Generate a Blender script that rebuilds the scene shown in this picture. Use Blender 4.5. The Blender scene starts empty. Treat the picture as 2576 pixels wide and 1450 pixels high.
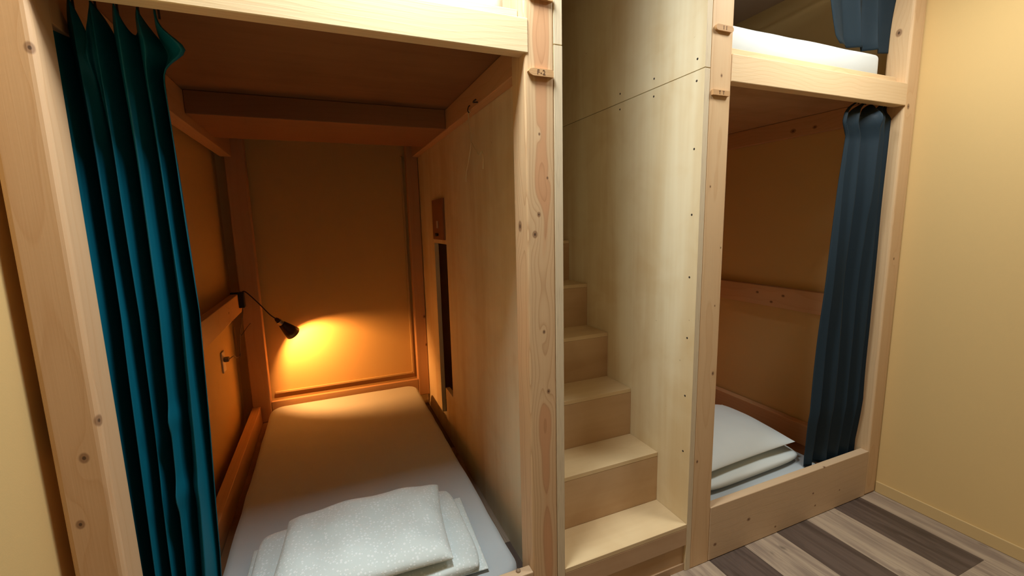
import bpy, bmesh, math, random
from mathutils import Vector, Matrix, noise
random.seed(7)
SC = bpy.context.scene
COL = SC.collection

# ---------------------------------------------------------------- camera
cam_data = bpy.data.cameras.new('camera')
cam_data.sensor_width = 36.0
cam_data.lens = 1102.99 / 2576 * 36.0
cam_data.clip_start = 0.02
cam = bpy.data.objects.new('camera', cam_data)
COL.objects.link(cam)
_r = Vector((0.92128026, -0.38822532, -0.02288631))
_u = Vector((0.07825091, 0.12740532, 0.98875916))
_f = Vector((0.38094551, 0.91271517, -0.14775499))
cam.matrix_world = Matrix(((_r.x, _u.x, -_f.x, -0.03603), (_r.y, _u.y, -_f.y, -1.2),
                           (_r.z, _u.z, -_f.z, 1.40922), (0, 0, 0, 1)))
SC.camera = cam

# ---------------------------------------------------------------- light and exposure
SC.view_settings.view_transform = 'Standard'
SC.view_settings.look = 'None'
SC.view_settings.gamma = 1.0
SC.view_settings.use_curve_mapping = False
SC.view_settings.exposure = 0.0
w = bpy.data.worlds.new('world'); SC.world = w; w.use_nodes = True
w.node_tree.nodes['Background'].inputs[0].default_value = (1.0, 0.9, 0.75, 1)
w.node_tree.nodes['Background'].inputs[1].default_value = 0.0

def area(name, loc, target, sx, sy, power, color):
    d = bpy.data.lights.new(name, 'AREA'); d.shape = 'RECTANGLE'; d.size = sx; d.size_y = sy
    d.energy = power; d.color = color
    o = bpy.data.objects.new(name, d); COL.objects.link(o); o.location = loc
    o.rotation_euler = (Vector(target) - Vector(loc)).to_track_quat('-Z', 'Y').to_euler()
    return o
area('ceiling_light_near', (0.20, -0.23, 2.59), (0.20, -0.23, 0), 0.28, 0.28, 30, (0.93, 1.0, 1.0))
area('ceiling_light_right', (1.72, -0.50, 2.59), (1.72, -0.50, 0), 0.34, 0.34, 19, (0.98, 1.0, 0.95))
area('ceiling_light_far', (0.5, -2.1, 2.59), (0.5, -2.1, 0), 0.4, 0.4, 0.7, (1.0, 0.90, 0.72))

# ---------------------------------------------------------------- dimensions (metres)
L0, L1 = -0.6203, -0.5304
M0, M1, M2 = 0.5197, 0.6130, 0.6407
R0, R1, R2 = 1.1938, 1.2190, 1.3166
F0, F1 = 2.3687, 2.4600
WL, WR, WB = -0.645, 2.4636, 2.15
CEIL = 2.62
ZB, ZLB, ZLT, ZJ = 0.2425, 1.882, 1.9738, 1.9165

# ---------------------------------------------------------------- materials
def new_mat(name):
    m = bpy.data.materials.new(name); m.use_nodes = True
    nt = m.node_tree; nt.nodes.clear()
    out = nt.nodes.new('ShaderNodeOutputMaterial')
    b = nt.nodes.new('ShaderNodeBsdfPrincipled')
    nt.links.new(b.outputs[0], out.inputs[0])
    return m, nt, b
class N:
    def __init__(s, nt): s.nt = nt
    def lk(s, v, inp):
        if isinstance(v, bpy.types.NodeSocket): s.nt.links.new(v, inp)
        else: inp.default_value = v
    def m(s, op, a, b=0.0, c=0.0, clamp=False):
        n = s.nt.nodes.new('ShaderNodeMath'); n.operation = op; n.use_clamp = clamp
        s.lk(a, n.inputs[0]); s.lk(b, n.inputs[1]); s.lk(c, n.inputs[2]); return n.outputs[0]
    def v(s, op, a, b=(0, 0, 0), scale=None):
        n = s.nt.nodes.new('ShaderNodeVectorMath'); n.operation = op
        s.lk(a, n.inputs[0]); s.lk(b, n.inputs[1])
        if scale is not None: s.lk(scale, n.inputs['Scale'])
        return n.outputs[1] if op in ('LENGTH', 'DISTANCE') else n.outputs[0]
    def sep(s, a):
        n = s.nt.nodes.new('ShaderNodeSeparateXYZ'); s.lk(a, n.inputs[0]); return n.outputs
    def comb(s, x, y, z):
        n = s.nt.nodes.new('ShaderNodeCombineXYZ')
        for i, q in enumerate((x, y, z)): s.lk(q, n.inputs[i])
        return n.outputs[0]
    def noise(s, vec, scale, detail=2.0, rough=0.5, dist=0.0, col=False):
        n = s.nt.nodes.new('ShaderNodeTexNoise'); s.lk(vec, n.inputs['Vector'])
        n.inputs['Scale'].default_value = scale; n.inputs['Detail'].default_value = detail
        n.inputs['Roughness'].default_value = rough; n.inputs['Distortion'].default_value = dist
        return n.outputs[1 if col else 0]
    def mix(s, f, a, b, blend='MIX'):
        n = s.nt.nodes.new('ShaderNodeMix'); n.data_type = 'RGBA'; n.blend_type = blend
        s.lk(f, n.inputs['Factor']); s.lk(a, n.inputs['A']); s.lk(b, n.inputs['B']); return n.outputs['Result']
    def pos(s):
        return s.nt.nodes.new('ShaderNodeNewGeometry').outputs['Position']
    def rng(s, x, a, b, c=0.0, d=1.0):
        n = s.nt.nodes.new('ShaderNodeMapRange'); n.interpolation_type = 'SMOOTHSTEP'
        s.lk(x, n.inputs[0])
        for i, q in enumerate((a, b, c, d)): n.inputs[i + 1].default_value = q
        return n.outputs[0]
    def bump(s, h, strength, dist, b):
        n = s.nt.nodes.new('ShaderNodeBump'); n.inputs['Strength'].default_value = strength
        n.inputs['Distance'].default_value = dist; s.lk(h, n.inputs['Height'])
        s.nt.links.new(n.outputs[0], b.inputs['Normal'])
def rgb(*c): return (c[0], c[1], c[2], 1.0)

PINE = (0.73, 0.52, 0.30); PINE_D = (0.50, 0.26, 0.11); HEART = (0.60, 0.30, 0.145)
def pine(name, axis='Z', pith=(0, 0), light=PINE, dark=PINE_D, heart=HEART, heart_r=0.0, spacing=0.011,
         wander=0.05, wfreq=1.3, knots=(), ring=0.55, seed=0.0):
    """Solid sawn softwood: growth rings about a wandering pith, long fibres and knots."""
    m, nt, b = new_mat(name); n = N(nt)
    P = n.pos(); X, Y, Z = n.sep(P)
    a, c, g = {'Z': (X, Y, Z), 'X': (Y, Z, X), 'Y': (X, Z, Y)}[axis]
    wv = n.noise(n.comb(seed, n.m('MULTIPLY', g, wfreq), 3.3), 1.0, 2.0, 0.5, 0.0, True)
    wx, wy, wz = n.sep(wv)
    da = n.m('ADD', n.m('SUBTRACT', a, pith[0]), n.m('MULTIPLY', n.m('SUBTRACT', wx, 0.5), wander))
    dc = n.m('ADD', n.m('SUBTRACT', c, pith[1]), n.m('MULTIPLY', n.m('SUBTRACT', wy, 0.5), wander * 2.2))
    R = n.m('SQRT', n.m('ADD', n.m('MULTIPLY', da, da), n.m('MULTIPLY', dc, dc)))
    wob = n.noise(n.comb(n.m('MULTIPLY', a, 9.0), n.m('MULTIPLY', c, 9.0), n.m('MULTIPLY', g, 3.0)), 1.0, 1.0)
    R = n.m('ADD', R, n.m('MULTIPLY', wob, 0.014))
    kd = None
    for (kx, ky, kz, kr) in knots:
        rel = n.v('SUBTRACT', P, (kx, ky, kz))
        sc = {'Z': (1, 1, .75), 'X': (.75, 1, 1), 'Y': (1, .75, 1)}[axis]
        sc2 = {'Z': (1, 1, .35), 'X': (.35, 1, 1), 'Y': (1, .35, 1)}[axis]
        d = n.m('DIVIDE', n.v('LENGTH', n.v('MULTIPLY', rel, sc)), kr)
        d2 = n.m('DIVIDE', n.v('LENGTH', n.v('MULTIPLY', rel, sc2)), kr * 2.6)
        e = n.m('EXPONENT', n.m('MULTIPLY', n.m('MULTIPLY', d2, d2), -1.0))
        R = n.m('ADD', R, n.m('MULTIPLY', e, kr * 1.6))
        kd = d if kd is None else n.m('MINIMUM', kd, d)
    q = n.m('FRACT', n.m('DIVIDE', R, spacing))
    late = n.m('POWER', q, 5.0)
    late = n.m('MULTIPLY', late, n.rng(q, 1.0, 0.93))
    fib = n.noise(n.comb(n.m('MULTIPLY', a, 260.0), n.m('MULTIPLY', c, 260.0), n.m('MULTIPLY', g, 4.0)), 1.0, 2.0)
    big = n.noise(n.comb(n.m('MULTIPLY', a, 14.0), n.m('MULTIPLY', c, 14.0), n.m('MULTIPLY', g, 1.2)), 1.0, 2.0)
    base = n.mix(n.m('MULTIPLY', big, 0.30), rgb(*light), rgb(*dark))
    if heart_r > 0:
        base = n.mix(n.rng(R, heart_r, heart_r - 0.006, 0.0, 0.75), base, rgb(*heart))
    col = n.mix(n.m('MULTIPLY', late, ring), base, rgb(*dark))
    col = n.mix(n.m('MULTIPLY', n.m('SUBTRACT', fib, 0.35), 0.25, clamp=True), col, rgb(*dark))
    if kd is not None:
        col = n.mix(n.rng(kd, 1.25, 0.75, 0.0, 0.72), col, rgb(0.22, 0.105, 0.05))
        col = n.mix(n.rng(kd, 0.5, 0.25, 0.0, 0.8), col, rgb(0.05, 0.025, 0.015))
    nt.links.new(col, b.inputs['Base Color'])
    b.inputs['Roughness'].default_value = 0.55
    b.inputs['Specular IOR Level'].default_value = 0.3
    n.bump(n.m('ADD', fib, n.m('MULTIPLY', late, 0.4)), 0.12, 0.002, b)
    return m

def plywood(name, light=(0.84, 0.74, 0.52), dark=(0.70, 0.54, 0.31), axis='Z', streak=1.0):
    m, nt, b = new_mat(name); n = N(nt)
    X, Y, Z = n.sep(n.pos())
    if axis == 'Z': vec = n.comb(n.m('MULTIPLY', X, 7.0), n.m('MULTIPLY', Y, 7.0), n.m('MULTIPLY', Z, 0.6))
    else: vec = n.comb(n.m('MULTIPLY', X, 1.0), n.m('MULTIPLY', Y, 7.0), n.m('MULTIPLY', Z, 7.0))
    s1 = n.noise(vec, 1.0, 3.0, 0.55, 0.3)
    s2 = n.noise(n.pos(), 4.0, 3.0, 0.6, 0.6)
    vec2 = n.v('MULTIPLY', vec, (9, 9, 4) if axis == 'Z' else (4, 9, 9))
    s3 = n.noise(vec2, 1.0, 2.0)
    f = n.m('ADD', n.m('MULTIPLY', n.rng(s1, 0.35, 0.7), 0.65 * streak), n.m('MULTIPLY', n.rng(s2, 0.4, 0.7), 0.35))
    f = n.m('ADD', f, n.m('MULTIPLY', n.m('SUBTRACT', s3, 0.5), 0.35), clamp=True)
    col = n.mix(f, rgb(*light), rgb(*dark))
    spot = n.noise(n.pos(), 55.0, 1.0)
    col = n.mix(n.rng(spot, 0.80, 0.86, 0, 0.45), col, rgb(0.28, 0.16, 0.08))
    nt.links.new(col, b.inputs['Base Color']); b.inputs['Roughness'].default_value = 0.6
    b.inputs['Specular IOR Level'].default_value = 0.25
    return m
def ply_edge(name):
    m, nt, b = new_mat(name); n = N(nt)
    X, Y, Z = n.sep(n.pos())
    wob = n.noise(n.comb(0.0, 0.0, n.m('MULTIPLY', Z, 5.0)), 1.0, 2.0)
    s = n.m('SINE', n.m('MULTIPLY', n.m('ADD', X, n.m('MULTIPLY', wob, 0.002)), 1150.0))
    nz = n.noise(n.comb(n.m('MULTIPLY', X, 500.0), 0.0, n.m('MULTIPLY', Z, 14.0)), 1.0, 2.0)
    f = n.m('ADD', n.m('MULTIPLY', n.rng(s, -0.2, 0.9), 0.35), n.m('MULTIPLY', n.rng(nz, 0.5, 0.75), 0.5), clamp=True)
    col = n.mix(f, rgb(0.72, 0.60, 0.41), rgb(0.42, 0.32, 0.20))
    nt.links.new(col, b.inputs['Base Color']); b.inputs['Roughness'].default_value = 0.7
    return m
def plain(name, c, rough=0.6, metal=0.0, spec=0.4, nscale=0, namt=0.1):
    m, nt, b = new_mat(name); n = N(nt)
    if nscale:
        f = n.noise(n.pos(), nscale, 3.0)
        col = n.mix(n.m('MULTIPLY', f, namt * 2), rgb(*c), rgb(c[0] * .6, c[1] * .6, c[2] * .6))
        nt.links.new(col, b.inputs['Base Color'])
        n.bump(f, 0.1, 0.002, b)
    else: b.inputs['Base Color'].default_value = rgb(*c)
    b.inputs['Roughness'].default_value = rough; b.inputs['Metallic'].default_value = metal
    b.inputs['Specular IOR Level'].default_value = spec
    return m
def fabric(name, c, rough=0.8, weave=900, sheen=0.3, spec=0.2):
    m, nt, b = new_mat(name); n = N(nt)
    f = n.noise(n.pos(), weave, 1.0)
    g = n.noise(n.pos(), 9.0, 3.0)
    col = n.mix(n.m('MULTIPLY', g, 0.25), rgb(*c), rgb(c[0] * .78, c[1] * .8, c[2] * .82))
    nt.links.new(col, b.inputs['Base Color'])
    b.inputs['Roughness'].default_value = rough; b.inputs['Sheen Weight'].default_value = sheen
    b.inputs['Specular IOR Level'].default_value = spec
    n.bump(n.m('ADD', f, n.m('MULTIPLY', g, 2.0)), 0.15, 0.002, b)
    return m
def quilt(name):
    m, nt, b = new_mat(name); n = N(nt)
    v = nt.nodes.new('ShaderNodeTexVoronoi'); v.inputs['Scale'].default_value = 88.0
    v.inputs['Randomness'].default_value = 0.75
    nt.links.new(n.pos(), v.inputs['Vector'])
    d = v.outputs['Distance']
    cr = n.m('MULTIPLY', n.sep(v.outputs['Color'])[0], 0.2)
    dot = n.m('SUBTRACT', 1.0, n.rng(n.m('SUBTRACT', d, cr), 0.14, 0.26), clamp=True)
    col = n.mix(dot, rgb(0.70, 0.79, 0.79), rgb(0.84, 0.92, 0.94))
    nt.links.new(col, b.inputs['Base Color']); b.inputs['Roughness'].default_value = 0.75
    b.inputs['Sheen Weight'].default_value = 0.2; b.inputs['Specular IOR Level'].default_value = 0.25
    g = n.noise(n.pos(), 22.0, 3.0)
    n.bump(n.m('ADD', n.m('MULTIPLY', dot, 0.35), g), 0.35, 0.004, b)
    return m
def wallpaper(name, c):
    m, nt, b = new_mat(name); n = N(nt)
    f = n.noise(n.pos(), 260.0, 3.0, 0.6); g = n.noise(n.pos(), 1.5, 2.0)
    col = n.mix(n.m('MULTIPLY', g, 0.25), rgb(*c), rgb(c[0] * .88, c[1] * .85, c[2] * .8))
    nt.links.new(col, b.inputs['Base Color']); b.inputs['Roughness'].default_value = 0.7
    b.inputs['Specular IOR Level'].default_value = 0.25
    n.bump(f, 0.15, 0.001, b); return m
def floor_mat(name):
    m, nt, b = new_mat(name); n = N(nt)
    X, Y, Z = n.sep(n.pos())
    u = n.m('DIVIDE', n.m('SUBTRACT', X, 2.3375), 0.2025)
    row = n.m('FLOOR', u); fu = n.m('FRACT', u)
    # staggered planks 0.92 m long, dark and light by turns
    off = n.m('MULTIPLY', n.m('FRACT', n.m('MULTIPLY', n.m('ADD', row, 1.0), 0.37)), 0.44)
    vv = n.m('DIVIDE', n.m('ADD', n.m('ADD', Y, 0.455), off), 0.92)
    seg = n.m('FLOOR', vv); fv = n.m('FRACT', vv)
    par = n.m('MODULO', n.m('ADD', n.m('ADD', row, seg), 50.0), 2.0)
    rnd = nt.nodes.new('ShaderNodeTexWhiteNoise'); rnd.noise_dimensions = '2D'
    nt.links.new(n.comb(row, seg, 0.0), rnd.inputs['Vector'])
    r = rnd.outputs['Value']
    vec = n.comb(n.m('ADD', n.m('MULTIPLY', X, 22.0), n.m('MULTIPLY', row, 7.3)), n.m('MULTIPLY', Y, 2.2), n.m('MULTIPLY', seg, 5.1))
    g1 = n.noise(vec, 1.0, 4.0, 0.6, 0.8)
    vec2 = n.comb(n.m('MULTIPLY', X, 160.0), n.m('MULTIPLY', Y, 7.0), row)
    g2 = n.noise(vec2, 1.0, 2.0)
    lightc = n.mix(n.rng(g1, 0.35, 0.72), rgb(0.47, 0.37, 0.27), rgb(0.27, 0.205, 0.16))
    darkc = n.mix(n.rng(g1, 0.35, 0.72), rgb(0.115, 0.082, 0.068), rgb(0.045, 0.03, 0.025))
    col = n.mix(par, lightc, darkc)
    col = n.mix(n.m('MULTIPLY', r, 0.18), col, rgb(0.2, 0.14, 0.1))
    col = n.mix(n.m('MULTIPLY', n.rng(g2, 0.5, 0.75), 0.30), col, rgb(0.08, 0.055, 0.045))
    blot = n.noise(n.comb(n.m('MULTIPLY', X, 13.0), n.m('MULTIPLY', Y, 6.0), 4.0), 1.0, 3.0)
    col = n.mix(n.rng(blot, 0.64, 0.74, 0, 0.6), col, rgb(0.045, 0.035, 0.03))
    gap = n.m('MAXIMUM', n.rng(n.m('ABSOLUTE', n.m('SUBTRACT', fu, 0.5)), 0.493, 0.499), n.rng(n.m('ABSOLUTE', n.m('SUBTRACT', fv, 0.5)), 0.4985, 0.4997))
    col = n.mix(n.m('MULTIPLY', gap, 0.7), col, rgb(0.03, 0.02, 0.015))
    nt.links.new(col, b.inputs['Base Color']); b.inputs['Roughness'].default_value = 0.45
    n.bump(n.m('SUBTRACT', g2, gap), 0.1, 0.002, b)
    return m

M_mid = pine('pine_mid_post', 'Z', (0.572, 0.036), dark=(0.40, 0.19, 0.08), heart_r=0.046, spacing=0.0072, wander=0.030, wfreq=2.0, seed=11.0, ring=0.62,
             knots=((0.544, 0, 1.372, 0.0085), (0.558, 0, 1.431, 0.006), (0.563, 0, 1.664, 0.0035), (0.588, 0, 1.539, 0.0035),
                    (0.520, 0.055, 1.397, 0.013), (0.5705, 0, 1.067, 0.005), (0.584, 0, 0.869, 0.006)))
M_left = pine('pine_left_post', 'Z', (-0.575, 0.06), light=(0.68, 0.45, 0.26), spacing=0.016, wander=0.035, wfreq=1.5, seed=5.0, ring=0.35, heart_r=0.05,
              knots=((-0.538, 0, 1.767, 0.0085), (-0.566, 0, 0.917, 0.009), (-0.592, 0, 0.764, 0.008), (-0.5304, 0.005, 0.996, 0.010)))
M_right = pine('pine_right_post', 'Z', (1.27, 0.09), spacing=0.010, wander=0.02, wfreq=0.8, seed=8.0, ring=0.35,
               knots=((1.241, 0, 1.52, .0035), (1.305, 0, 1.299, .003), (1.295, 0, .816, .006), (1.234, 0, .465, .005), (1.271, 0, 1.897, .0045), (1.289, 0, 1.082, .003)))
M_far = pine('pine_far_post', 'Z', (2.40, 0.08), spacing=0.012, wander=0.03, seed=2.0, ring=0.3,
             knots=((2.3687, 0.05, 2.20, .012), (2.397, 0, 1.88, .009), (2.41, 0, 1.2, .005)))
M_rear = pine('pine_rear', 'Z', (0.0, 2.6), spacing=0.03, wander=0.05, seed=3.0, ring=0.3, light=(0.62, 0.37, 0.20),
              knots=((0.60, 2.06, 0.72, .010), (0.605, 2.06, 0.50, .009)))
M_beamL = pine('pine_left_beam', 'X', (0.11, 1.80), light=(0.80, 0.63, 0.39), dark=(0.66, 0.46, 0.24), spacing=0.0115, wander=0.06, wfreq=1.4, seed=21.0, ring=0.6)
M_beamR = pine('pine_right_beam', 'X', (0.10, 2.02), light=(0.78, 0.59, 0.36), dark=(0.64, 0.42, 0.21), spacing=0.010, wander=0.08, wfreq=1.6, seed=31.0, ring=0.5)
M_board = pine('pine_front_board', 'X', (0.10, 0.30), light=(0.64, 0.47, 0.30), dark=(0.52, 0.34, 0.19), spacing=0.03, wander=0.08, seed=41.0, ring=0.25,
               knots=((1.542, 0, .123, .008), (1.351, 0, .067, .007), (1.984, 0, .059, .005), (1.962, 0, .127, .005), (2.03, 0, .2425, .006), (1.716, 0, .034, .005), (2.16, 0, .09, .004)))
M_long = pine('pine_lengthwise', 'Y', (2.6, 1.0), light=(0.66, 0.40, 0.21), spacing=0.02, wander=0.08, seed=51.0, ring=0.35,
              knots=((2.42, 0.543, 1.88, .012), (2.42, 0.423, 1.878, .009), (2.42, 0.704, 0.944, .008), (2.42, 0.607, 0.897, .008), (2.42, 0.535, 0.944, .008), (-0.565, 1.6, 0.95, 0.008)))
M_cross = pine('pine_crosswise', 'X', (1.2, 1.7), light=(0.60, 0.38, 0.21), spacing=0.02, wander=0.08, seed=61.0, ring=0.3)
M_joist = pine('pine_joist_shaded', 'X', (1.2, 1.7), light=(0.36, 0.17, 0.075), dark=(0.26, 0.11, 0.05), spacing=0.02, wander=0.08, seed=61.0, ring=0.3)  # crosswise pine darkened: shade on the face turned from the lamp, in the colour
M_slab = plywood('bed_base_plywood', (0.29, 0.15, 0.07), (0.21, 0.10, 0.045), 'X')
M_ply = plywood('birch_plywood')
M_ply_shaded = plywood('birch_plywood_shaded', (0.62, 0.43, 0.25), (0.50, 0.32, 0.17), 'X', 0.8)  # darker than the treads: shade under overhead light put into the colour
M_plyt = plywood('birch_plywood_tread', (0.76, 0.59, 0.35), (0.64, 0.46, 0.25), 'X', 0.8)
M_ply_edge = ply_edge('plywood_edge')
M_wall = wallpaper('yellow_wallpaper', (0.70, 0.49, 0.215))
M_base = wallpaper('yellow_baseboard', (0.62, 0.44, 0.205))
M_ceil = plain('ceiling_paint', (0.60, 0.42, 0.28), 0.8, nscale=3)
M_floor = floor_mat('striped_plank_floor')
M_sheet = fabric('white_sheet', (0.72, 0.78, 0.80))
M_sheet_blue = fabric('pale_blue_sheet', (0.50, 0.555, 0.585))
M_quilt = quilt('dotted_quilt')
M_pillow = fabric('white_pillowcase', (0.76, 0.83, 0.83), weave=500)
M_teal = fabric('teal_curtain', (0.0, 0.105, 0.165), rough=0.55, sheen=0.0, spec=0.25)
M_slate = fabric('slate_curtain', (0.016, 0.030, 0.042), rough=0.6, sheen=0.0, spec=0.2)
M_black = plain('black_plastic', (0.01, 0.009, 0.008), 0.4)
M_shade = plain('lamp_shade_brown', (0.03, 0.012, 0.008), 0.35)
M_chrome = plain('chrome', (0.75, 0.75, 0.72), 0.15, 1.0)
M_dark = plain('dark_steel', (0.04, 0.03, 0.025), 0.5)
M_white = plain('white_plastic', (0.72, 0.62, 0.48), 0.45)
M_tag = pine('tag_wood', 'X', (0.05, 1.9), light=(0.56, 0.33, 0.15), dark=(0.45, 0.25, 0.11), spacing=0.02, seed=71.0, ring=0.3)
M_ink = plain('burnt_ink', (0.13, 0.065, 0.03), 0.8)
M_wire = plain('pale_wire', (0.78, 0.66, 0.42), 0.35)
M_cord = plain('brown_cord', (0.12, 0.07, 0.04), 0.5)

# ---------------------------------------------------------------- helpers
def prop(o, label=None, cat=None, group=None, kind=None):
    if label: o['label'] = label
    if cat: o['category'] = cat
    if group: o['group'] = group
    if kind: o['kind'] = kind
    return o
def thing(name, label, cat, loc, group=None):
    o = bpy.data.objects.new(name, None); COL.objects.link(o); o.location = loc
    o.empty_display_size = 0.05
    return prop(o, label, cat, group)
def rootloc(p):
    while p.parent is not None: p = p.parent
    return Vector(p.location)
def link(name, bm, mats, parent=None, loc=None, smooth=False, solid=0.0):
    """bm holds world coordinates"""
    me = bpy.data.meshes.new(name)
    off = rootloc(parent) if parent is not None else Vector(loc or (0, 0, 0))
    bmesh.ops.translate(bm, vec=-off, verts=bm.verts)
    bmesh.ops.recalc_face_normals(bm, faces=bm.faces)
    bm.to_mesh(me); bm.free()
    for mt in (mats if isinstance(mats, (list, tuple)) else [mats]): me.materials.append(mt)
    if smooth:
        for p in me.polygons: p.use_smooth = True
    o = bpy.data.objects.new(name, me); COL.objects.link(o)
    if parent is not None: o.parent = parent
    else: o.location = off
    if solid:
        s = o.modifiers.new('thickness', 'SOLIDIFY'); s.thickness = solid; s.offset = 0
    return o
def box(bm, x0, x1, y0, y1, z0, z1, bev=0.0, seg=2, edge_mat=None):
    r = bmesh.ops.create_cube(bm, size=1.0)
    vs = r['verts']
    for v in vs:
        v.co = Vector((x0 + (v.co.x + .5) * (x1 - x0), y0 + (v.co.y + .5) * (y1 - y0), z0 + (v.co.z + .5) * (z1 - z0)))
    if edge_mat is not None:
        for f in set(f for v in vs for f in v.link_faces):
            f.normal_update()
            if abs(f.normal.y) > .9: f.material_index = edge_mat
    if bev > 0:
        es = list(set(e for v in vs for e in v.link_edges))
        bmesh.ops.bevel(bm, geom=es, offset=bev, segments=seg, profile=0.5, affect='EDGES')
    return bm
def B(*a, **k): return box(bmesh.new(), *a, **k)
def tube(bm, pts, r, n=8, cap=True):
    pts = [Vector(p) for p in pts]; rings = []
    up = Vector((0.3, 0.2, 1)).normalized(); prev = None
    for i, p in enumerate(pts):
        t = (pts[min(i + 1, len(pts) - 1)] - pts[max(i - 1, 0)]).normalized()
        a = (prev - t * prev.dot(t)) if prev is not None else t.cross(up)
        if a.length < 1e-5: a = t.orthogonal()
        a.normalize(); b_ = t.cross(a); prev = a
        rr = r[i] if isinstance(r, (list, tuple)) else r
        rings.append([bm.verts.new(p + a * rr * math.cos(2 * math.pi * k / n) + b_ * rr * math.sin(2 * math.pi * k / n)) for k in range(n)])
    for i in range(len(rings) - 1):
        for k in range(n):
            bm.faces.new((rings[i][k], rings[i][(k + 1) % n], rings[i + 1][(k + 1) % n], rings[i + 1][k]))
    if cap:
        bm.faces.new(rings[0][::-1]); bm.faces.new(rings[-1])
    return bm
def spline(ctrl, n=10):
    P = [Vector(c) for c in ctrl]; P = [2 * P[0] - P[1]] + P + [2 * P[-1] - P[-2]]; out = []
    for i in range(1, len(P) - 2):
        for k in range(n):
            t = k / n
            out.append(0.5 * ((2 * P[i]) + (-P[i - 1] + P[i + 1]) * t + (2 * P[i - 1] - 5 * P[i] + 4 * P[i + 1] - P[i + 2]) * t * t
                              + (-P[i - 1] + 3 * P[i] - 3 * P[i + 1] + P[i + 2]) * t ** 3))
    out.append(P[-2]); return out
def grid_surface(bm, rows, closed=False):
    V = [[bm.verts.new(p) for p in r] for r in rows]
    for i in range(len(V) - 1):
        for j in range(len(V[0]) - (0 if closed else 1)):
            jj = (j + 1) % len(V[0])
            bm.faces.new((V[i][j], V[i][jj], V[i + 1][jj], V[i + 1][j]))
    return V
def cushion(corners, z, th, pp=2.6, pv=2.6, n=44, pinch=0.0, wr=0.004, wf=9.0, rnd=0.0, low=0.8, seed=0, flange=0.0, tilt=None):
    """Soft padded slab between four plan corners (back-left, back-right, front-right, front-left)."""
    bm = bmesh.new(); c = [Vector((a, b_)) for a, b_ in corners]
    def sp(t): return math.copysign(1 - (1 - abs(t)) ** 1.8, t)
    def pt(i, j, side):
        u, v = sp(-1 + 2 * i / n), sp(-1 + 2 * j / n)
        pu, pvv = u * (1 - pinch * (1 - v * v)) if pinch else u, v * (1 - pinch * (1 - u * u)) if pinch else v
        if rnd:   # rounded plan corners
            k = rnd * (abs(u) ** 6) * (abs(v) ** 6)
            pu *= 1 - k; pvv *= 1 - k
        s, t = (pu + 1) / 2, (pvv + 1) / 2
        q = (c[3] * (1 - s) + c[2] * s) * (1 - t) + (c[0] * (1 - s) + c[1] * s) * t
        h = max(0.0, (1 - abs(u) ** pv)) ** (1 / pp) * max(0.0, (1 - abs(v) ** pv)) ** (1 / pp)
        w_ = noise.noise(Vector((q.x * wf + seed, q.y * wf, seed * 1.7))) * wr * min(1, h * 2)
        zz = z + (th * h + w_ if side > 0 else -th * h * low)
        if tilt: zz += tilt(s, t)
        return Vector((q.x, q.y, zz))
    top = [[bm.verts.new(pt(i, j, 1)) for i in range(n + 1)] for j in range(n + 1)]
    bot = [[top[j][i] if i in (0, n) or j in (0, n) else bm.verts.new(pt(i, j, -1)) for i in range(n + 1)] for j in range(n + 1)]
    for j in range(n):
        for i in range(n):
            bm.faces.new((top[j][i], top[j][i + 1], top[j + 1][i + 1], top[j + 1][i]))
            bm.faces.new((bot[j][i], bot[j + 1][i], bot[j + 1][i + 1], bot[j][i + 1]))
    return bm
def mattress_bm(x0, x1, y0, y1, z0, z1, cr=0.07, er=0.028, wr=0.003, seed=0.0, bulge=0.0):
    """Fitted-sheet mattress: rounded outline swept through a rounded side profile, domed top."""
    bm = bmesh.new(); out = []
    def outline(ins):
        pts = []; r = max(cr - ins, 0.012)
        for (cx, cy, a0) in ((x1 - cr, y1 - cr, 0), (x0 + cr, y1 - cr, 90), (x0 + cr, y0 + cr, 180), (x1 - cr, y0 + cr, 270)):
            for k in range(9):
                a = math.radians(a0 + k * 90 / 8)
                pts.append((cx + r * math.cos(a), cy + r * math.sin(a)))
        return pts
    def dens(p):   # add points along the straight sides
        res = []
        for i in range(len(p)):
            a, b_ = Vector(p[i]), Vector(p[(i + 1) % len(p)]); k = max(1, int((b_ - a).length / 0.04))
            for q in range(k): res.append(a.lerp(b_, q / k))
        return res
    base = dens(outline(0)); cen = Vector(((x0 + x1) / 2, (y0 + y1) / 2))
    prof = [(0.012, z0), (0.0, z0 + 0.012), (0.0, z1 - er)]
    for k in range(1, 6):
        a = k * math.pi / 10; prof.append((er * (1 - math.cos(a)), z1 - er + er * math.sin(a)))
    rows = []
    for ins, zz in prof:
        r = []
        for p in base:
            d = (cen - p); dx = Vector((math.copysign(max(0.0, abs(d.x) - ((x1 - x0) / 2 - cr)), d.x), math.copysign(max(0.0, abs(d.y) - ((y1 - y0) / 2 - cr)), d.y)))
            if dx.length: dx.normalize()
            q = p + dx * ins
            nn = noise.noise(Vector((q.x * 7 + seed, q.y * 7, zz * 12))) * wr * 1.5
            r.append(Vector((q.x - dx.x * (nn + (bulge if z0 + .01 < zz < z1 - .01 else 0)), q.y - dx.y * nn, zz)))
        rows.append(r)
    last = rows[-1]
    for ins in (0.02, 0.06):
        rows.append([Vector((cen.x + (p.x - cen.x) * (1 - ins / ((x1 - x0) / 2)), cen.y + (p.y - cen.y) * (1 - ins / ((y1 - y0) / 2)), z1)) for p in last])
    V = grid_surface(bm, rows, closed=True)
    bm.faces.new(V[-1])
    bm.faces.new(V[0][::-1])
    return bm
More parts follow.
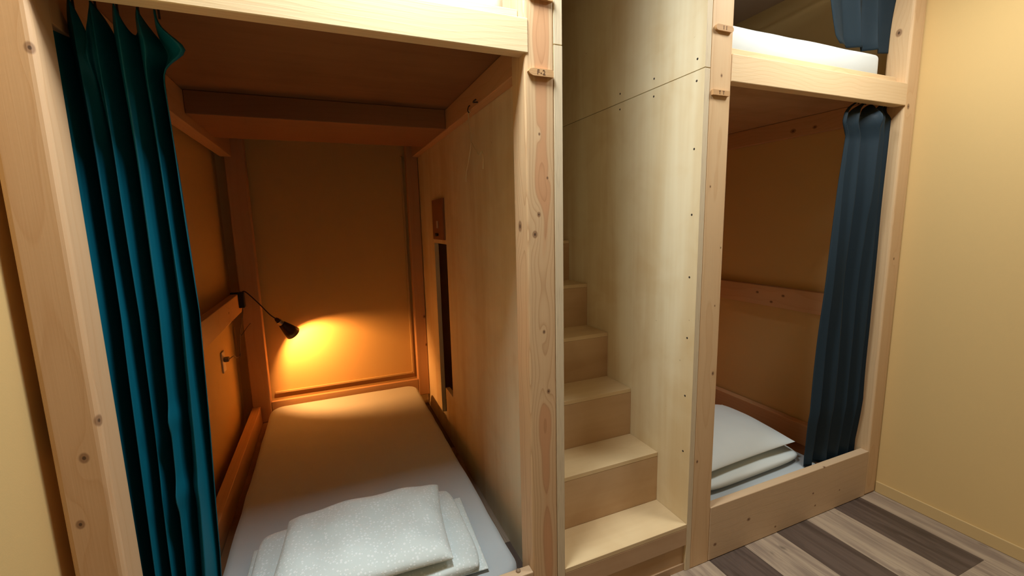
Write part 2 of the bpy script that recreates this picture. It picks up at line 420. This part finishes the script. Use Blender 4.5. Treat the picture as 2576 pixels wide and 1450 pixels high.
def curtain_bm(xl, xr, y0, zt, zb, folds, amp, droop=0.03, seed=0.0, nu=None, nv=70, bumps=(), phase=0.0, irr=0.35, skew=0.0, flare=None, rest=None, dips=(), fore=None):
    """Hanging gathered cloth: pleats in y, scalloped top between the hooks."""
    bm = bmesh.new(); nu = nu or folds * 16; rows = []
    for j in range(nv + 1):
        v = (j / nv) ** 1.15; r = []
        for i in range(nu + 1):
            u = i / nu
            ph = u * folds + phase + skew * (1 - v) ** 3 + irr * noise.noise(Vector((u * folds * .55 + seed * 3, v * .8, seed)))
            s = math.sin(2 * math.pi * ph)
            hookd = 0.5 - 0.5 * math.cos(2 * math.pi * (u * folds))      # 0 at the hooks
            z = zt - droop * hookd ** 1.4 * (1 if j == 0 else max(0, 1 - v * 5)) - v * (zt - zb)
            z = min(z, zt)
            for (du, su, dd, fw) in dips: z -= dd * math.exp(-((u - du) / su) ** 2) * max(0, 1 - v * 3.5)
            a, b_ = xl(z), xr(z)
            if flare: b_ += flare[2] * math.exp(-((z - flare[0]) / flare[1]) ** 2) * max(0, (u - .8) / .2) ** 1.5
            x = a + (b_ - a) * (u + 0.35 / folds * math.sin(4 * math.pi * ph) / (2 * math.pi))
            am = amp * (0.65 + 0.35 * noise.noise(Vector((u * 4 + seed, v * 1.5, seed)))) * (0.75 + 0.35 * min(1, v * 4))
            y = y0 - am * s + 0.012 * noise.noise(Vector((u * 6 + seed, z * 2.2, 1.0))) * min(1, v * 5)
            if fore: y += fore(z)
            for (du, su, dd, fw) in dips: y -= fw * math.exp(-((u - du) / su) ** 2) * max(0, 1 - v * 3.5) ** .7
            for (bu, bz, su, sz, h) in bumps:
                y -= h * math.exp(-((u - bu) / su) ** 2 - ((z - bz) / sz) ** 2)
            if rest and x < rest[0] and z < rest[1]: z = rest[1]
            r.append(Vector((x, y, z)))
        rows.append(r)
    grid_surface(bm, rows)
    return bm
def screw_bm(c, r, nrm, d=0.002):
    bm = bmesh.new(); c = Vector(c); nrm = Vector(nrm)
    tube(bm, [c, c + nrm * d], [r, r * 0.85], 10); return bm

# ================================================================ the setting
def struct(name, bm, m): return prop(link(name, bm, m), kind='structure')
struct('floor', B(WL - .1, WR + .1, -3.3, WB + .1, -0.06, 0.0), M_floor)
struct('ceiling', B(WL - .1, WR + .1, -3.3, WB + .1, CEIL, CEIL + .06), M_ceil)
struct('wall_left', B(WL - .1, WL, -3.3, WB + .1, 0.0, CEIL), M_wall)
struct('wall_right', B(WR, WR + .1, -3.3, WB + .1, 0.0, CEIL), M_wall)
struct('wall_back', B(WL, WR, WB, WB + .1, 0.0, CEIL), M_wall)
struct('wall_front', B(WL, WR, -3.3, -3.2, 0.0, CEIL), plain('low_bounce_wall', (0.22, 0.13, 0.06), 0.8))  # unseen wall, its brown set dark to cut bounce light into the bunks
bm = B(WR - .008, WR, -3.2, -0.0005, 0.0, 0.0588, bev=0.003)
struct('baseboard_right', bm, M_base)
bm = B(-0.45, 0.50, 2.136, 2.15, 0.262, 0.278, bev=0.003)
struct('trim_1', bm, M_base)
bm = B(0.500, 0.516, 2.136, 2.15, 0.262, 1.90, bev=0.003)
struct('trim_2', bm, M_base)

# ================================================================ plywood partitions
def partition(x0, x1, label, holes, screws, face):
    t = thing('plywood_partition', label, 'partition', (x0, 0, 0))
    mats = [M_ply, M_ply_edge]
    bm = bmesh.new(); y1 = WB - .002
    if holes:
        (ya, yb, za, zb), (yc, zc) = holes
        box(bm, x0, x1, 0, ya, 0, ZJ - .0012, edge_mat=1)
        box(bm, x0, x1, ya, yb, zb, ZJ - .0012)
        box(bm, x0, x1, ya, yc, 0, za)
        box(bm, x0, x1, yc, yb, 0, zc)
        box(bm, x0, x1, yb, y1, 0, ZJ - .0012)
    else:
        box(bm, x0, x1, 0, y1, 0, ZJ - .0012, bev=0.0008, seg=1, edge_mat=1)
    link('lower_sheet', bm, mats, t)
    link('upper_sheet', B(x0, x1, 0, y1, ZJ + .0012, CEIL - .002, bev=0.0008, seg=1, edge_mat=1), mats, t)
    for (y, z) in screws:
        link('screw', screw_bm((x0 if face < 0 else x1, y, z), 0.0042, (face, 0, 0), 0.0008), M_dark, t)
    return t
partition(M1 + .0005, M2, 'pale plywood partition left of the stairs, its layered edge beside the knotty middle post',
          ((1.346, 1.66, 0.34, 1.29), (1.53, 0.12)), [], 1)
RSCR = [(.035, z) for z in (1.954, 1.882, 1.653, 1.422, 1.193, .961, .731, .502)] + [(.254, 1.953), (.254, 1.887), (.471, 1.954), (.471, 1.889)]
partition(R0, R1 - .0005, 'tall pale plywood partition right of the stairs with dark screw heads and a seam', None, RSCR, -1)

# ================================================================ bunk beds
def post(name, t, x0, x1, y0, y1, z0, z1, m, bev=0.006):
    return link(name, B(x0, x1, y0, y1, z0, z1, bev=bev, seg=3), m, t)
tl = thing('bunk_bed', 'large left wooden bunk frame with teal curtain and lit reading lamp inside', 'bunk bed', (0, 0, 0), 'built-in wooden bunk beds')
post('post', tl, L0, L1, 0, .092, 0, CEIL - .003, M_left, 0.012)
post('post', tl, M0, M1, 0, .098, 0, CEIL - .003, M_mid, 0.007)
post('post', tl, -0.580, -0.470, 2.05, 2.125, 0.104, 1.983, M_rear)
post('post', tl, 0.530, 0.611, 2.06, 2.13, 0.104, 1.983, M_rear)
link('front_beam', B(L1 - .008, M0 + .0105, -.003, .040, ZLB, ZLT, bev=0.0025), M_beamL, tl)
link('mattress_rail', B(L1 + .001, M0 - .001, .041, .062, 1.95, 2.012, bev=0.002), M_beamL, tl)
b_ = link('front_board', B(L1 + .001, M0 - .0005, -.001, .034, 0.002, ZB, bev=0.003), M_board, tl)
bm = bmesh.new()
tube(bm, [(0.473, 0.022, ZB - .002), (0.473, 0.022, ZB + .004), (0.473, 0.022, ZB + .0075)], [.0085, .008, .005], 14)
link('dowel_cap', bm, plain('dowel', (0.30, 0.21, 0.13), 0.6), b_, smooth=True)
link('side_rail', B(-0.582, -0.532, .10, 2.048, 0.02, 0.222, bev=0.003), M_long, tl)
link('back_board', B(-0.468, 0.528, 2.062, 2.090, 0.104, 0.236, bev=0.003), M_cross, tl)
link('bed_base', B(-0.528, 0.535, .042, 2.058, 0.085, 0.102), M_slab, tl)
link('shelf_board', B(-0.605, -0.565, .13, 2.042, 0.890, 1.012, bev=0.003), M_long, tl)
link('ledger', B(-0.600, -0.537, .10, 2.048, 1.850, 1.984, bev=0.003), M_long, tl)
link('ledger', B(0.570, 0.6125, .10, 2.055, 1.886, 1.984, bev=0.003), M_long, tl)
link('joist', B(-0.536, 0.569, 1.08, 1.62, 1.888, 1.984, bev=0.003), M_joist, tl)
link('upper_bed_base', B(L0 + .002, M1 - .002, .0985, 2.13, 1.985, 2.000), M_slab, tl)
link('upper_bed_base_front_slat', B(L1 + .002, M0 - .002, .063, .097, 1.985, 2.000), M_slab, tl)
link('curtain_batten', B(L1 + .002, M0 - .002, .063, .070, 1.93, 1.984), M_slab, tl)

tr = thing('bunk_bed', 'right wooden bunk frame beside the yellow wall, with slate curtains', 'bunk bed', (R1, 0, 0), 'built-in wooden bunk beds')
post('post', tr, R1, R2, 0, .092, 0, CEIL - .003, M_right, 0.004)
post('post', tr, F0, F1, 0, .092, 0, CEIL - .003, M_far, 0.010)
link('front_beam', B(R2 + .0005, F0 + .0025, -.003, .040, ZLB, ZLT, bev=0.0025), M_beamR, tr)
link('mattress_rail', B(R2 + .001, F0 - .001, .041, .062, 1.95, 2.012, bev=0.002), M_beamR, tr)
link('front_board', B(R2 + .0005, F0 - .0005, -.001, .036, 0.002, ZB, bev=0.003), M_board, tr)
link('side_rail', B(2.400, 2.450, .10, 2.10, 0.02, 0.222, bev=0.003), M_long, tr)
link('bed_base', B(1.225, 2.398, .042, 2.10, 0.085, 0.102), M_slab, tr)
link('shelf_board', B(2.420, 2.4615, .10, 2.10, 0.868, 0.990, bev=0.003), M_long, tr)
link('ledger', B(2.420, 2.4615, .10, 2.10, 1.849, 1.944, bev=0.003), M_long, tr)
link('upper_bed_base', B(1.222, 2.4615, .0985, 2.13, 1.945, 2.000), plywood('bed_base_plywood_lamplit', (0.60, 0.40, 0.22), (0.46, 0.29, 0.15), 'X'), tr)  # lighter copy of the bed base plywood, lamplight on the ceiling painted in
link('upper_bed_base_front_slat', B(R2 + .002, F0 - .002, .063, .097, 1.945, 2.000), M_slab, tr)

# ================================================================ stairs
ts = thing('staircase', 'steep plywood staircase climbing between the two bunks', 'stairs', ((M2 + R0) / 2, 0, 0))
xa, xb = M2 + .0006, R0 - .0006
T0, TH, Y0, YD = 0.208, 0.2196, 0.1745, 0.1855
for k in range(9):
    ya = 0.0 if k == 0 else Y0 + (k - 1) * YD
    yb = Y0 + k * YD if k < 8 else 2.14
    z = T0 + k * TH
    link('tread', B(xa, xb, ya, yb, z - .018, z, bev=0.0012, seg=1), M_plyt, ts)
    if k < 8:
        link('riser', B(xa, xb, yb + .0006, yb + .014, z + .0005 - .018, z + TH - .0185), M_ply_shaded, ts)
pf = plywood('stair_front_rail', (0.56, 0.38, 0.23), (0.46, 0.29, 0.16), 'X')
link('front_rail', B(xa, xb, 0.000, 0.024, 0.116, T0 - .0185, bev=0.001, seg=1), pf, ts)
link('base_panel', B(xa, xb, 0.012, 0.030, 0.030, 0.1155), M_ply_shaded, ts)
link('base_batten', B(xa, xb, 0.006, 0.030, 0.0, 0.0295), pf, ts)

# cover plate over the wall opening in the left bunk
tc = thing('cover_panel', 'dark wooden cover plate above the slot in the left bunk side wall', 'panel', (M1, 1.48, 1.45))
link('plate', B(M1 - .012, M1 - .0002, 1.355, 1.63, 1.315, 1.56, bev=0.002), plain('plate_wood', (0.30, 0.13, 0.06), 0.6, nscale=30), tc)
bm = bmesh.new(); tube(bm, [(M1 - .012, 1.49, 1.345), (M1 - .03, 1.49, 1.345)], [.008, .011], 14)
link('knob', bm, M_dark, tc, smooth=True)
link('switch', B(M1 - .018, M1 - .012, 1.475, 1.505, 1.385, 1.43, bev=0.002), plain('cream_plastic', (0.65, 0.5, 0.35), 0.5), tc)

# ================================================================ bedding
def single(name, label, cat, bm, m, loc, group=None, smooth=True, solid=0.0):
    return prop(link(name, bm, m, None, loc, smooth, solid), label, cat, group)
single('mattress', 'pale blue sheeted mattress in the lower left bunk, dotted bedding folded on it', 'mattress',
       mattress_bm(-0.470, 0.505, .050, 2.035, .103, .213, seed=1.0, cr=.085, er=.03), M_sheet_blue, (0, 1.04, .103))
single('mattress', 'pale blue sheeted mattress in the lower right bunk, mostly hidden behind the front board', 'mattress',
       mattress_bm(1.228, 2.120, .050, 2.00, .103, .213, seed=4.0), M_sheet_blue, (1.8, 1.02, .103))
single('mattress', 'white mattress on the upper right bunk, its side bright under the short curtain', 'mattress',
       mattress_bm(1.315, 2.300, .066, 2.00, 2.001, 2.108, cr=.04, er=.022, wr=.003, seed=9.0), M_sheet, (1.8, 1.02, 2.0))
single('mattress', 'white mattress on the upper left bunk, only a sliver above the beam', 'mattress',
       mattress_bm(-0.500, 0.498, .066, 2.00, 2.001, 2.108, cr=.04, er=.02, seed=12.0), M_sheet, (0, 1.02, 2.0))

# left bunk: folded quilt below, pillow on top
q = single('folded_quilt', 'white dotted quilt folded flat, under the pillow in the lower left bunk', 'quilt',
       cushion([(-0.350, .555), (0.375, .560), (0.372, .075), (-0.366, .130)], .252, .034, pp=3.2, pv=5, wr=.010, wf=8, rnd=.05, low=1.0, seed=2, n=60), M_quilt, (0, .3, .216))
link('bottom_fold', cushion([(-0.375, .525), (0.412, .515), (0.392, .090), (-0.385, .135)], .229, .012, pp=3, pv=6, wr=.006, wf=9, low=.7, seed=6, n=40), M_quilt, q, smooth=True)
single('pillow', 'white dotted pillow lying on the folded quilt in the lower left bunk', 'pillow',
       cushion([(-0.250, .520), (0.318, .512), (0.270, .092), (-0.300, .085)], .325, .050, pp=2.6, pv=3.6, wr=.013, wf=10, pinch=.03, low=.55, seed=3, n=60,
               tilt=lambda s, t: -.012 * abs(2 * s - 1) ** 3 - 0.006 * (1 - t)), M_quilt, (0, .3, .30))
# right bunk
single('folded_quilt', 'white quilt folded flat, under the pillow in the lower right bunk', 'quilt',
       cushion([(1.370, .560), (2.032, .560), (2.026, .100), (1.365, .078)], .250, .034, pp=3.0, pv=4, wr=.007, wf=6, low=1.0, rnd=.06, seed=7, n=50), M_pillow, (1.7, .3, .216))
single('pillow', 'plain white pillow on the folded quilt in the lower right bunk', 'pillow',
       cushion([(1.345, .600), (2.030, .585), (1.990, .118), (1.340, .090)], .322, .078, pp=1.7, pv=2.6, wr=.008, wf=7, pinch=.03, low=.45, seed=5, n=60), M_pillow, (1.7, .3, .30))

# ================================================================ curtains
def lerp_tab(tab):
    def f(z):
        if z >= tab[0][0]: return tab[0][1]
        for (a, b_), (c, d) in zip(tab, tab[1:]):
            if z >= c: return b_ + (d - b_) * (a - z) / (a - c)
        return tab[-1][1]
    return f
def curtain(label, m, bm, rod, hooks, folds, zt):
    t = thing('curtain', label, 'curtain', ((rod[0] + rod[1]) / 2, rod[2], zt))
    link('fabric', bm, m, t, smooth=True, solid=0.0016)
    for x in hooks:
        b2 = bmesh.new(); tube(b2, [(x, rod[2], zt - .012), (x, rod[2], rod[3] - .004)], .0025, 6)
        link('hook', b2, M_dark, t)
    return t
def rod(x0, x1, y, z, label):
    bm = bmesh.new(); tube(bm, [(x0, y, z), (x1, y, z)], .0055, 12)
    prop(link('curtain_rod', bm, M_dark, None, (x0, y, z), True), label, 'rod', 'thin dark curtain rods behind the bunk beams')
rod(-.535, M1 - .046, .156, 1.940, 'thin dark curtain rod inside the left bunk above the teal curtain')
rod(R2 + .001, F0 - .001, .066, 1.925, 'thin dark curtain rod inside the lower right bunk behind the beam')
rod(R2 + .001, F0 - .001, .090, 2.560, 'thin dark curtain rod at the top of the upper right bunk')
bm = curtain_bm(lerp_tab([(1.89, -.598), (.2, -.598)]),
                lerp_tab([(1.89, -.360), (1.2, -.352), (.5, -.384), (.25, -.402), (.2, -.402)]),
                .156, 1.918, .228, 6, .050, dips=((.43, .035, .02, .035),), droop=.05, seed=3.0, phase=.0, nu=150, nv=110, skew=.25, flare=(1.835, .035, .05),
                bumps=((.70, .93, .10, .03, .016), (.72, .72, .12, .035, .020), (.42, 1.80, .05, .03, .020)))
curtain('teal blue curtain gathered beside the left post of the lower left bunk', M_teal, bm, (-.598, -.36, .156, 1.945),
        [-.596 + .0393 * k for k in range(7)], 6, 1.918)
bm = curtain_bm(lerp_tab([(1.90, 2.140), (1.84, 2.020), (1.80, 2.010), (1.74, 2.040), (1.2, 2.000), (.45, 1.975), (.3, 1.990), (.2, 1.990)]),
                lerp_tab([(1.89, 2.366), (.2, 2.362)]),
                .066, 1.900, .12, 4, .025, fore=lerp_tab([(1.9, 0), (1.87, 0), (1.84, -.022), (.5, -.020), (.28, 0)]), dips=((.60, .09, .045, .03),), rest=(2.14, .2185), droop=.07, seed=8.0, phase=.05, nu=96, nv=90, bumps=((.6, 1.82, .1, .03, .012),))
curtain('long slate blue curtain drawn to the right post of the lower right bunk', M_slate, bm, (2.15, 2.36, .066, 1.93),
        [2.155 + .0505 * k for k in range(5)], 4, 1.900)
bm = curtain_bm(lerp_tab([(2.56, 1.86), (2.28, 1.93), (2.15, 1.99), (2.10, 2.05)]),
                lerp_tab([(2.56, 2.355), (2.0, 2.36)]),
                .088, 2.545, 2.125, 3, .024, droop=.03, seed=15.0, phase=.1, nu=96, nv=50)
curtain('short dark slate curtain hanging over the upper right mattress', M_slate, bm, (1.93, 2.35, .090, 2.56),
        [1.92 + .14 * k for k in range(4)], 3, 2.545)

# ================================================================ reading lamp (lit)
tlamp = thing('reading_lamp', 'lit clip-on reading lamp with brown cone shade at the back of the left bunk', 'lamp', (-0.555, 1.93, 0.96))
c_ = link('clamp', B(-.566, -.535, 1.90, 1.945, .925, 1.022, bev=.004), M_black, tlamp)
link('clamp_jaw', B(-.606, -.5665, 1.905, 1.94, 1.0135, 1.022, bev=.002), M_black, c_)
neck = Vector((-.372, 1.90, .838)); mouth = Vector((-.288, 1.968, .718)); ax = (mouth - neck).normalized()
bm = bmesh.new()
tube(bm, spline([(-.550, 1.925, 1.018), (-.525, 1.925, 1.020), (-.46, 1.91, .945), (-.405, 1.895, .873), tuple(neck)], 8), .0035, 8)
link('gooseneck', bm, M_dark, tlamp, smooth=True)
L_ = (mouth - neck).length
bm = bmesh.new(); tube(bm, [neck - ax * .004, neck + ax * .010, neck + ax * .022], [.008, .0135, .012], 20)
link('neck_joint', bm, M_shade, tlamp, smooth=True)
bm = bmesh.new()
pr_ = []
for k in range(9): pr_.append((neck + ax * (.022 + .0035 * k), .0155 if k % 2 else .0185))
tube(bm, [p for p, _ in pr_], [r for _, r in pr_], 24)
link('socket', bm, M_chrome, tlamp, smooth=False)
bm = bmesh.new()
tube(bm, [neck + ax * .050, neck + ax * .058, neck + ax * (L_ * .75), mouth], [.017, .022, .038, .046], 32, cap=False)
bm.verts.ensure_lookup_table()
bmesh.ops.contextual_create(bm, geom=bm.verts[:32])
link('shade', bm, M_shade, tlamp, smooth=True, solid=.002)
m_, nt, b2 = new_mat('lit_bulb'); b2.inputs['Base Color'].default_value = rgb(1, .8, .5)
b2.inputs['Emission Color'].default_value = rgb(1.0, .62, .25); b2.inputs['Emission Strength'].default_value = 30
bm = bmesh.new(); bmesh.ops.create_uvsphere(bm, u_segments=20, v_segments=12, radius=.013)
bmesh.ops.translate(bm, vec=neck + ax * .092, verts=bm.verts)
link('bulb', bm, m_, tlamp, smooth=True)
pl = bpy.data.lights.new('bulb_light', 'POINT'); pl.energy = 38; pl.color = (1.0, .40, .10); pl.shadow_soft_size = .012
po = bpy.data.objects.new('bulb_light', pl); COL.objects.link(po); po.parent = tlamp
po.location = neck + ax * .118 - Vector(tlamp.location)
bm = bmesh.new(); tube(bm, spline([(-.55, 1.94, .93), (-.56, 1.95, .86), (-.575, 1.965, .78), (-.59, 1.99, .73), (-.56, 2.03, .77), (-.535, 2.042, .80)], 8), .0022, 6)
tube(bm, spline([(-.55, 1.93, .93), (-.565, 1.92, .84), (-.585, 1.94, .74), (-.60, 1.97, .60)], 8), .0022, 6)
link('cable', bm, M_cord, tlamp, smooth=True)

# the same lamp in the right bunk, out of sight behind the stair partition but lighting that bunk
def copy_tree(o, parent=None):
    c = o.copy(); COL.objects.link(c)
    if parent is not None: c.parent = parent
    for ch in list(o.children): copy_tree(ch, c)
    return c
tl2 = copy_tree(tlamp)
tl2.location = Vector(tlamp.location) + Vector((1.87, -.25, 0))
for ch in tl2.children:
    if ch.type == 'LIGHT':
        ch.data = ch.data.copy(); ch.data.energy = 26; ch.data.color = (1.0, .36, .08)
tl2['label'] = 'lit reading lamp at the back of the lower right bunk, hidden behind the stair partition'

# power outlet with a plug on the left wall
to = thing('power_outlet', 'small pale wall outlet with a plugged-in cord below the left shelf board', 'outlet', (WL, 1.72, .65))
link('plate', B(WL + .0003, WL + .009, 1.672, 1.742, .590, .712, bev=.003), M_white, to)
link('plug', B(WL + .0093, WL + .035, 1.69, 1.722, .650, .676, bev=.005), plain('grey_plastic', (.22, .16, .11), .5), to)
bm = bmesh.new(); tube(bm, spline([(WL + .034, 1.706, .663), (WL + .05, 1.76, .665), (WL + .04, 1.87, .625), (WL + .025, 2.02, .59), (WL + .02, 2.12, .585)], 8), .0028, 8)
link('cord', bm, plain('grey_cord', (.25, .17, .11), .5), to, smooth=True)

# thin wire hanger on its hook at the top of the plywood wall, left bunk
th_ = thing('wire_hanger', 'thin pale wire hanger hanging from a hook high on the left bunk side wall', 'hanger', (M1 - .03, .66, 1.9))
bm = bmesh.new(); X = M1 - .048
tube(bm, spline([(X, .655, 1.874), (X, .672, 1.886), (X, .680, 1.868), (X + .002, .668, 1.80), (X + .003, .665, 1.755)], 8), .0021, 6)
tube(bm, spline([(X + .003, .665, 1.755), (X + .006, .700, 1.71), (X + .01, .76, 1.655), (X + .012, .78, 1.64), (X + .012, .79, 1.600)], 8), .0021, 6)
tube(bm, spline([(X + .003, .665, 1.755), (X + .006, .620, 1.715), (X + .01, .585, 1.69), (X + .012, .555, 1.70), (X + .012, .54, 1.67), (X + .012, .548, 1.63)], 8), .0021, 6)
link('wire', bm, M_wire, th_, smooth=True)
bm = bmesh.new(); tube(bm, spline([(M1 - .0435, .668, 1.905), (M1 - .050, .668, 1.900), (M1 - .054, .668, 1.885), (M1 - .050, .668, 1.876), (M1 - .045, .668, 1.880)], 5), .0022, 8)
link('hook', bm, M_dark, th_, smooth=True)
single('cup_hook', 'small dark screw hook beside the hanger under the left bunk ceiling', 'hook',
       tube(bmesh.new(), spline([(M1 - .0435, .565, 1.893), (M1 - .055, .565, 1.892), (M1 - .066, .555, 1.888), (M1 - .070, .535, 1.888), (M1 - .064, .525, 1.892)], 6), .003, 8),
       M_dark, (M1 - .05, .56, 1.89))

# ================================================================ bed number tags
def text_mesh(txt, size):
    cu = bpy.data.curves.new('lettering', 'FONT'); cu.body = txt; cu.size = size; cu.extrude = .0003
    cu.align_x = 'CENTER'; cu.align_y = 'CENTER'; cu.space_character = 1.15
    o = bpy.data.objects.new('lettering', cu); COL.objects.link(o)
    dg = bpy.context.evaluated_depsgraph_get(); me = bpy.data.meshes.new_from_object(o.evaluated_get(dg))
    bpy.data.objects.remove(o); bpy.data.curves.remove(cu)
    return me
def tag(x0, x1, zc, h, txt, label, pointed, tilt=0.0, x_txt=0.0):
    cx = (x0 + x1) / 2; hw = (x1 - x0) / 2
    t = thing('bed_tag', label, 'tag', (cx, 0, zc), 'small wooden bed number tags on the posts')
    if pointed == 'left': pts = [(-hw, .001), (-hw + .006, h * .38), (-hw + .016, h * .5), (hw - .003, h * .5), (hw, h * .2), (hw, -h * .5), (-hw + .016, -h * .5), (-hw + .006, -h * .3)]
    elif pointed == 'round':
        pts = [(-hw + h * .5 + h * .5 * math.cos(a), h * .5 * math.sin(a)) for a in [math.radians(90 + 18 * k) for k in range(11)]] + \
              [(hw - h * .5 + h * .5 * math.cos(a), h * .5 * math.sin(a)) for a in [math.radians(-90 + 18 * k) for k in range(11)]]
    else: pts = [(-hw, -h * .5), (hw - .002, -h * .5), (hw, -h * .3), (hw, h * .5), (-hw, h * .5)]
    bm = bmesh.new(); ca, sa = math.cos(tilt), math.sin(tilt)
    def W(x, y, z): return (cx + x * ca - z * sa, y, zc + x * sa + z * ca)
    f = [bm.verts.new(W(x, -.0095, z)) for x, z in pts]; k_ = [bm.verts.new(W(x, -.0002, z)) for x, z in pts]
    bm.faces.new(f); bm.faces.new(k_[::-1]); n_ = len(pts)
    for i in range(n_): bm.faces.new((f[i], f[(i + 1) % n_], k_[(i + 1) % n_], k_[i]))
    p = link('plaque', bm, M_tag, t)
    me = text_mesh(txt, h * .95)
    for v in me.vertices:
        q_ = Vector(W(v.co.x + x_txt, -.0098 - v.co.z, v.co.y)) - Vector(t.location); v.co = q_
    me.materials.append(M_ink)
    o = bpy.data.objects.new('lettering', me); COL.objects.link(o); o.parent = p
tag(.5265, .607, 1.832, .0200, 'F-2', 'pointed wooden tag marked F-2 on the knotty middle post', 'left', 0.0)
tag(.5265, .607, 2.037, .0200, 'F-1', 'wooden tag at the top edge of the middle post', 'left', -.04)
tag(1.228, 1.308, 2.0465, .0195, 'I I', 'rounded wooden tag near the top of the post right of the stairs', 'round')
tag(1.226, 1.304, 1.8375, .0175, 'T T', 'square-ended wooden tag, lower of two on the post right of the stairs', 'square', x_txt=.0)
